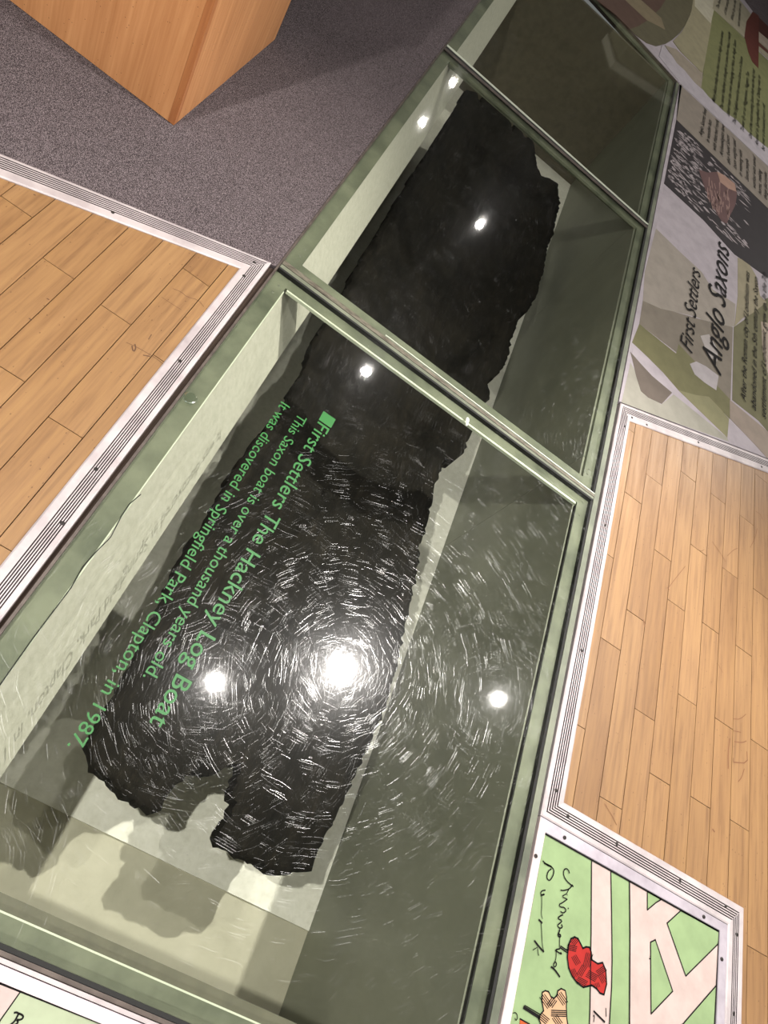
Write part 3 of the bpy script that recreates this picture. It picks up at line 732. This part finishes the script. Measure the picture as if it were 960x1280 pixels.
for (cx, cy, ang, n, L) in ((255, 430, 55, 4, 100), (375, 410, 55, 4, 90), (350, 520, 2, 4, 110), (300, 440, -55, 4, 60), (240, 560, 40, 4, 70), (340, 575, 55, 4, 70)):
    a = math.radians(ang); dx, dy = math.cos(a), math.sin(a)
    for k in range(n):
        o_ = (k-(n-1)/2)*14; c0 = (cx-dy*o_, cy+dx*o_)
        hatch.append((z6([(c0[0]-dx*L/2, c0[1]-dy*L/2), (c0[0]+dx*L/2, c0[1]+dy*L/2)]), 0.0022))
lines = [ol(z3([(299, 229), (297, 500), (293, 780), (285, 1000)]), close=False), ol(z3([(371, 267), (374, 420), (376, 600), (374, 700), (366, 840), (360, 1000)]), close=False),
         ol(z3([(441, 303), (443, 500), (441, 840), (437, 1000)]), 0.004, close=False)]
lines += [ol(z3(q)) for q in isl[:3]] + [ol(z3([(767, 695), (637, 845), (520, 990)]), close=False)]
lines += [ol(z3(red), 0.004), ol(z6(star), 0.0032), ol(z6([(62, 562), (130, 600), (160, 650)]), close=False)]
lines += [(z6([(92, 478), (205, 550)]), 0.007), (z6([(96, 460), (215, 530)]), 0.0022), (z3([(183, 548), (210, 566)]), 0.003), (z3([(181, 554), (208, 573)]), 0.003)]
# shadow along the frame, painted as black ink lines
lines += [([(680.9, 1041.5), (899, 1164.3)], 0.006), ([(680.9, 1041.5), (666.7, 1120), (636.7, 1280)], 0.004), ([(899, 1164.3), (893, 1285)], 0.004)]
polyl('outline_and_edge_line', lines+hatch, zi, M['ink'], mapp)  # map outlines and hatching, together with the painted frame shadow
script = [  # handwriting, 3x zoom coordinates
 ([(216, 275), (212, 262), (202, 256), (194, 264), (194, 285), (206, 305), (222, 318), (231, 325)], 0.0032),
 ([(228, 318), (214, 335), (192, 340), (182, 338)], 0.0032), ([(214, 335), (205, 350), (208, 358)], 0.002), ([(204, 352), (186, 362), (208, 372)], 0.0025), ([(213, 405), (210, 408)], 0.003),
 ([(208, 372), (190, 385), (176, 392), (182, 402), (196, 402), (205, 415), (192, 425), (182, 418)], 0.003),
 ([(192, 430), (178, 436), (172, 446), (190, 452), (180, 462), (170, 470), (178, 482), (190, 478), (186, 466)], 0.0032),
 ([(180, 485), (176, 498), (172, 508), (180, 515), (184, 507), (176, 503)], 0.004), ([(180, 515), (178, 535), (180, 558)], 0.002),
 ([(180, 558), (160, 562), (172, 570), (188, 580), (182, 570)], 0.0032), ([(166, 562), (166, 590), (162, 605)], 0.002),
 ([(162, 605), (155, 618), (160, 628), (168, 618), (164, 606)], 0.003), ([(146, 625), (160, 635), (180, 664)], 0.0045),
 ([(116, 228), (132, 245), (148, 250), (158, 262), (156, 280), (146, 298), (138, 303), (130, 290), (135, 268), (148, 258)], 0.0032), ([(148, 250), (120, 236)], 0.004),
 ([(126, 338), (112, 340), (106, 352), (118, 358), (124, 350), (108, 360)], 0.003), ([(112, 358), (112, 400), (110, 430), (115, 446)], 0.0018),
 ([(100, 448), (108, 456), (114, 462)], 0.0045), ([(110, 462), (112, 500), (114, 545), (120, 570)], 0.0018), ([(84, 527), (100, 548), (120, 570)], 0.0045), ([(96, 552), (78, 563)], 0.002), ([(96, 556), (100, 584)], 0.002)]
sp_ = [([(640+x/3.0, 1000+y/3.0) for x, y in p], wd) for p, wd in script]
for part_ in (sp_[:14], sp_[14:], [(z6([(612, 502), (698, 588)]), 0.0045), (z6([(610, 545), (615, 530), (620, 545), (613, 585)]), 0.002), (z6([(705, 480), (708, 545)]), 0.002)], [(z3([(514, 596), (521, 594), (519, 585)]), 0.003), (z6([(8, 520), (25, 512), (40, 530), (42, 560), (30, 575), (22, 555)]), 0.002)]):
    tag(strokes('lettering', part_, zi+0.0001, M['ink'], mapp), kind='stuff')
map2 = prism('map_panel', [(-1.2, -1.60), (1.19, -1.60), (1.19, -0.0675), (-1.2, -0.0675)], ZB, zm-0.0015, pm((200, 212, 178)))
tag(map2, 'pale green and pink hand-drawn map panel along the near end of the glass', 'floor panel')
LM[0] = zm-0.0014
MP([A(0, 1228), (-1.2, A(0, 1228)[1]), (-1.2, -0.9), A(-5, 1290), A(0, 1274), A(25, 1240.5)], (232, 206, 200), map2, world=True)
polyl('outline_and_edge_line', [([(25, 1240.5), (0, 1276), (-6, 1290)], 0.0022), ([(-40, 1211), (0, 1228.5), (131, 1280.5), (170, 1295)], 0.0045)], LM[0]+0.0004, M['ink'], map2)
b5 = lambda L: [(x/5.333, 1160+y/5.333) for x, y in L]
strokes('lettering', [(b5([(92, 566), (110, 562), (125, 570), (110, 600), (95, 625), (70, 645)]), 0.003), (b5([(125, 570), (150, 580), (156, 596), (140, 612), (112, 612)]), 0.003), (b5([(112, 612), (122, 628), (104, 645), (80, 650)]), 0.003)], LM[0]+0.0005, M['ink'], map2)

# ================================================================ SMALL THINGS
def tube(name, pts, r, m, label=None, cat=None, parent=None, n=6):
    mm = Multi(); P = [Vector(p) for p in pts]; rings = []
    for i, p in enumerate(P):
        t = (P[min(i+1, len(P)-1)]-P[max(i-1, 0)]).normalized(); s = t.cross(Vector((0, 0, 1))).normalized(); u = s.cross(t)
        rings.append([tuple(p+s*r*math.cos(2*math.pi*k/n)+u*r*math.sin(2*math.pi*k/n)) for k in range(n)])
    v = [q for rg in rings for q in rg]; f = [(i*n+k, i*n+(k+1) % n, (i+1)*n+(k+1) % n, (i+1)*n+k) for i in range(len(P)-1) for k in range(n)]
    f += [tuple(range(n))[::-1], tuple(range((len(P)-1)*n, len(P)*n))]
    o = mesh(name, v, f, m, parent, True)
    if label: tag(o, label, cat)
    return o
def cable(px, zs=-0.0195):
    return [(*A(x, y, z), z) for (x, y), z in zip(px, [zs]*len(px))]
zc = ZG + 0.0 - 0.0
tube('cable', [(*A(x, y, -0.0155), -0.0148) for x, y in ((176, 618), (162, 630), (152, 645), (138, 672), (120, 690), (104, 708), (88, 736), (66, 765), (42, 797), (20, 828), (-4, 862))], 0.0011, M['black'],
     'thin dark cable lying on the steel edge left of the lettered glass', 'cable')
# chip of white plastic on the crossbar
x, y = A(585, 526, 0.003)
n = 12; v = []
for z_, k in ((-0.0019, 1.0), (0.001, 0.85), (0.002, 0.4)):
    for i in range(n):
        a = 2*math.pi*i/n; rx, ry = 0.0065*k*(1+0.25*math.sin(3*a)), 0.020*k
        c_, s_ = math.cos(0.15), math.sin(0.15); X, Y_ = rx*math.cos(a), ry*math.sin(a)
        v.append((x+X*c_-Y_*s_, y+X*s_+Y_*c_, z_))
f = [(k*n+i, k*n+(i+1) % n, (k+1)*n+(i+1) % n, (k+1)*n+i) for k in range(2) for i in range(n)] + [tuple(range(2*n, 3*n)), tuple(range(n-1, -1, -1))]
tag(mesh('plastic_chip', v, f, M['white'], None, True), 'small white plastic chip lying on the glass at the middle crossbar', 'debris')
# clear round blister near the left rim
x, y = A(238, 497, 0); n = 20; v = []
for z_, k in ((-0.0021, 1.0), (0.0005, 0.82), (0.0001, 0.6), (0.0008, 0.38), (0.0002, 0.15)):
    for i in range(n):
        a = 2*math.pi*i/n; v.append((x+0.019*k*math.cos(a)*(1+0.08*math.sin(3*a)), y+0.019*k*math.sin(a), z_))
f = [(k*n+i, k*n+(i+1) % n, (k+1)*n+(i+1) % n, (k+1)*n+i) for k in range(4) for i in range(n)] + [tuple(range(4*n, 5*n))]
mb, nt, bs = newmat('clear_blister'); nt.nodes.remove(bs)
o_ = [q for q in nt.nodes if q.type == 'OUTPUT_MATERIAL'][0]
tr = nt.nodes.new('ShaderNodeBsdfTransparent'); tr.inputs[0].default_value = (0.9, 0.95, 0.92, 1)
gg = N(nt, 'ShaderNodeBsdfAnisotropic', Roughness=0.08); mx = nt.nodes.new('ShaderNodeMixShader'); mx.inputs[0].default_value = 0.22
nt.links.new(tr.outputs[0], mx.inputs[1]); nt.links.new(gg.outputs[0], mx.inputs[2]); nt.links.new(mx.outputs[0], o_.inputs[0])
tag(mesh('clear_disc', v, f, mb, None, True), 'clear rippled disc stuck on the left rim of the lettered glass', 'disc')
# scuffs on the parquet (own shape, thin dark marks)
sc_l = [([(700+x/3.69, 560+y/3.69) for x, y in p], wd) for p, wd in (([(500, 645), (530, 605), (578, 545)], 0.0022), ([(495, 642), (505, 655)], 0.004), ([(703, 432), (740, 485), (765, 525)], 0.002), ([(878, 458), (900, 415), (910, 370)], 0.002), ([(772, 497), (800, 470), (820, 462)], 0.002), ([(903, 292), (925, 305), (935, 330)], 0.002), ([(730, 998), (750, 1035)], 0.002), ([(615, 452), (650, 478), (665, 468)], 0.0018), ([(385, 790), (392, 825)], 0.004))]
sc_l += [([(700+x/3.69, 820+y/3.69) for x, y in p], wd) for p, wd in (([(205, 680), (240, 735), (262, 780)], 0.0022), ([(703, 798), (714, 812)], 0.005), ([(783, 380), (776, 440), (776, 520)], 0.004), ([(800, 490), (865, 495), (862, 440)], 0.0035), ([(800, 470), (800, 490)], 0.003), ([(822, 580), (838, 560), (850, 520)], 0.003), ([(805, 395), (840, 400), (860, 392)], 0.003), ([(800, 290), (830, 292), (858, 268)], 0.0025), ([(800, 345), (835, 352)], 0.0025))]
strokes('scuff_mark', sc_l, 0.0009, simple('dark_scuff', sr(112, 74, 46), 0.7), floor)
sc2 = [([(x/2.824, 180+y/2.824) for x, y in p], wd) for p, wd in (([(466, 712), (470, 735), (480, 722), (476, 706)], 0.0035), ([(505, 745), (530, 750)], 0.003), ([(524, 690), (535, 672)], 0.0022), ([(445, 700), (480, 715), (545, 752), (578, 778)], 0.0014), ([(610, 510), (640, 522), (660, 540), (700, 550), (720, 575)], 0.0014), ([(165, 545), (174, 550)], 0.003), ([(102, 615), (112, 622)], 0.003), ([(118, 178), (126, 181)], 0.003), ([(570, 540), (600, 560), (640, 585)], 0.001))]
strokes('scuff_mark', sc2, 0.0009, simple('dark_scuff_2', sr(84, 56, 36), 0.7), floor)

# ================================================================ CEILING SPOTLIGHTS
for (lx, ly, wt, lab) in LAMPS:
    cone, aim = AIM.get(wt, (165, (lx, ly)))
    t = empty('ceiling_spotlight', (lx, ly, LH), lab, 'spotlight', 'ceiling spotlights')
    n = 16
    def cyl(name, r0, r1, z0, z1, m, cap0=True):
        v = [(lx+r0*math.cos(2*math.pi*i/n), ly+r0*math.sin(2*math.pi*i/n), z0) for i in range(n)] + [(lx+r1*math.cos(2*math.pi*i/n), ly+r1*math.sin(2*math.pi*i/n), z1) for i in range(n)]
        f = [(i, (i+1) % n, n+(i+1) % n, n+i) for i in range(n)] + [tuple(range(n, 2*n))]
        if cap0: f.append(tuple(range(n-1, -1, -1)))
        return mesh(name, v, f, m, t)
    cyl('housing', 0.075, 0.055, LH+0.012, LH+0.19, M['lamp_body'], True)
    cyl('lens', 0.045, 0.045, LH+0.006, LH+0.012, M['lens'])
    cyl('stem', 0.012, 0.012, LH+0.19, 3.58, M['lamp_body'])
    cyl('ceiling_plate', 0.06, 0.06, 3.575, 3.6, M['lamp_body'])
    ld = bpy.data.lights.new('spotlight_lamp', 'SPOT'); ld.energy = wt; ld.color = (1.0, 0.955, 0.905); ld.shadow_soft_size = 0.03
    ld.spot_size = math.radians(cone); ld.spot_blend = 0.75
    lo = bpy.data.objects.new('spotlight_lamp', ld); col.objects.link(lo); lo.parent = t; lo.location = (0, 0, -0.002)
    lo.rotation_euler = (Vector((aim[0], aim[1], 0))-Vector((lx, ly, LH))).to_track_quat('-Z', 'Y').to_euler()
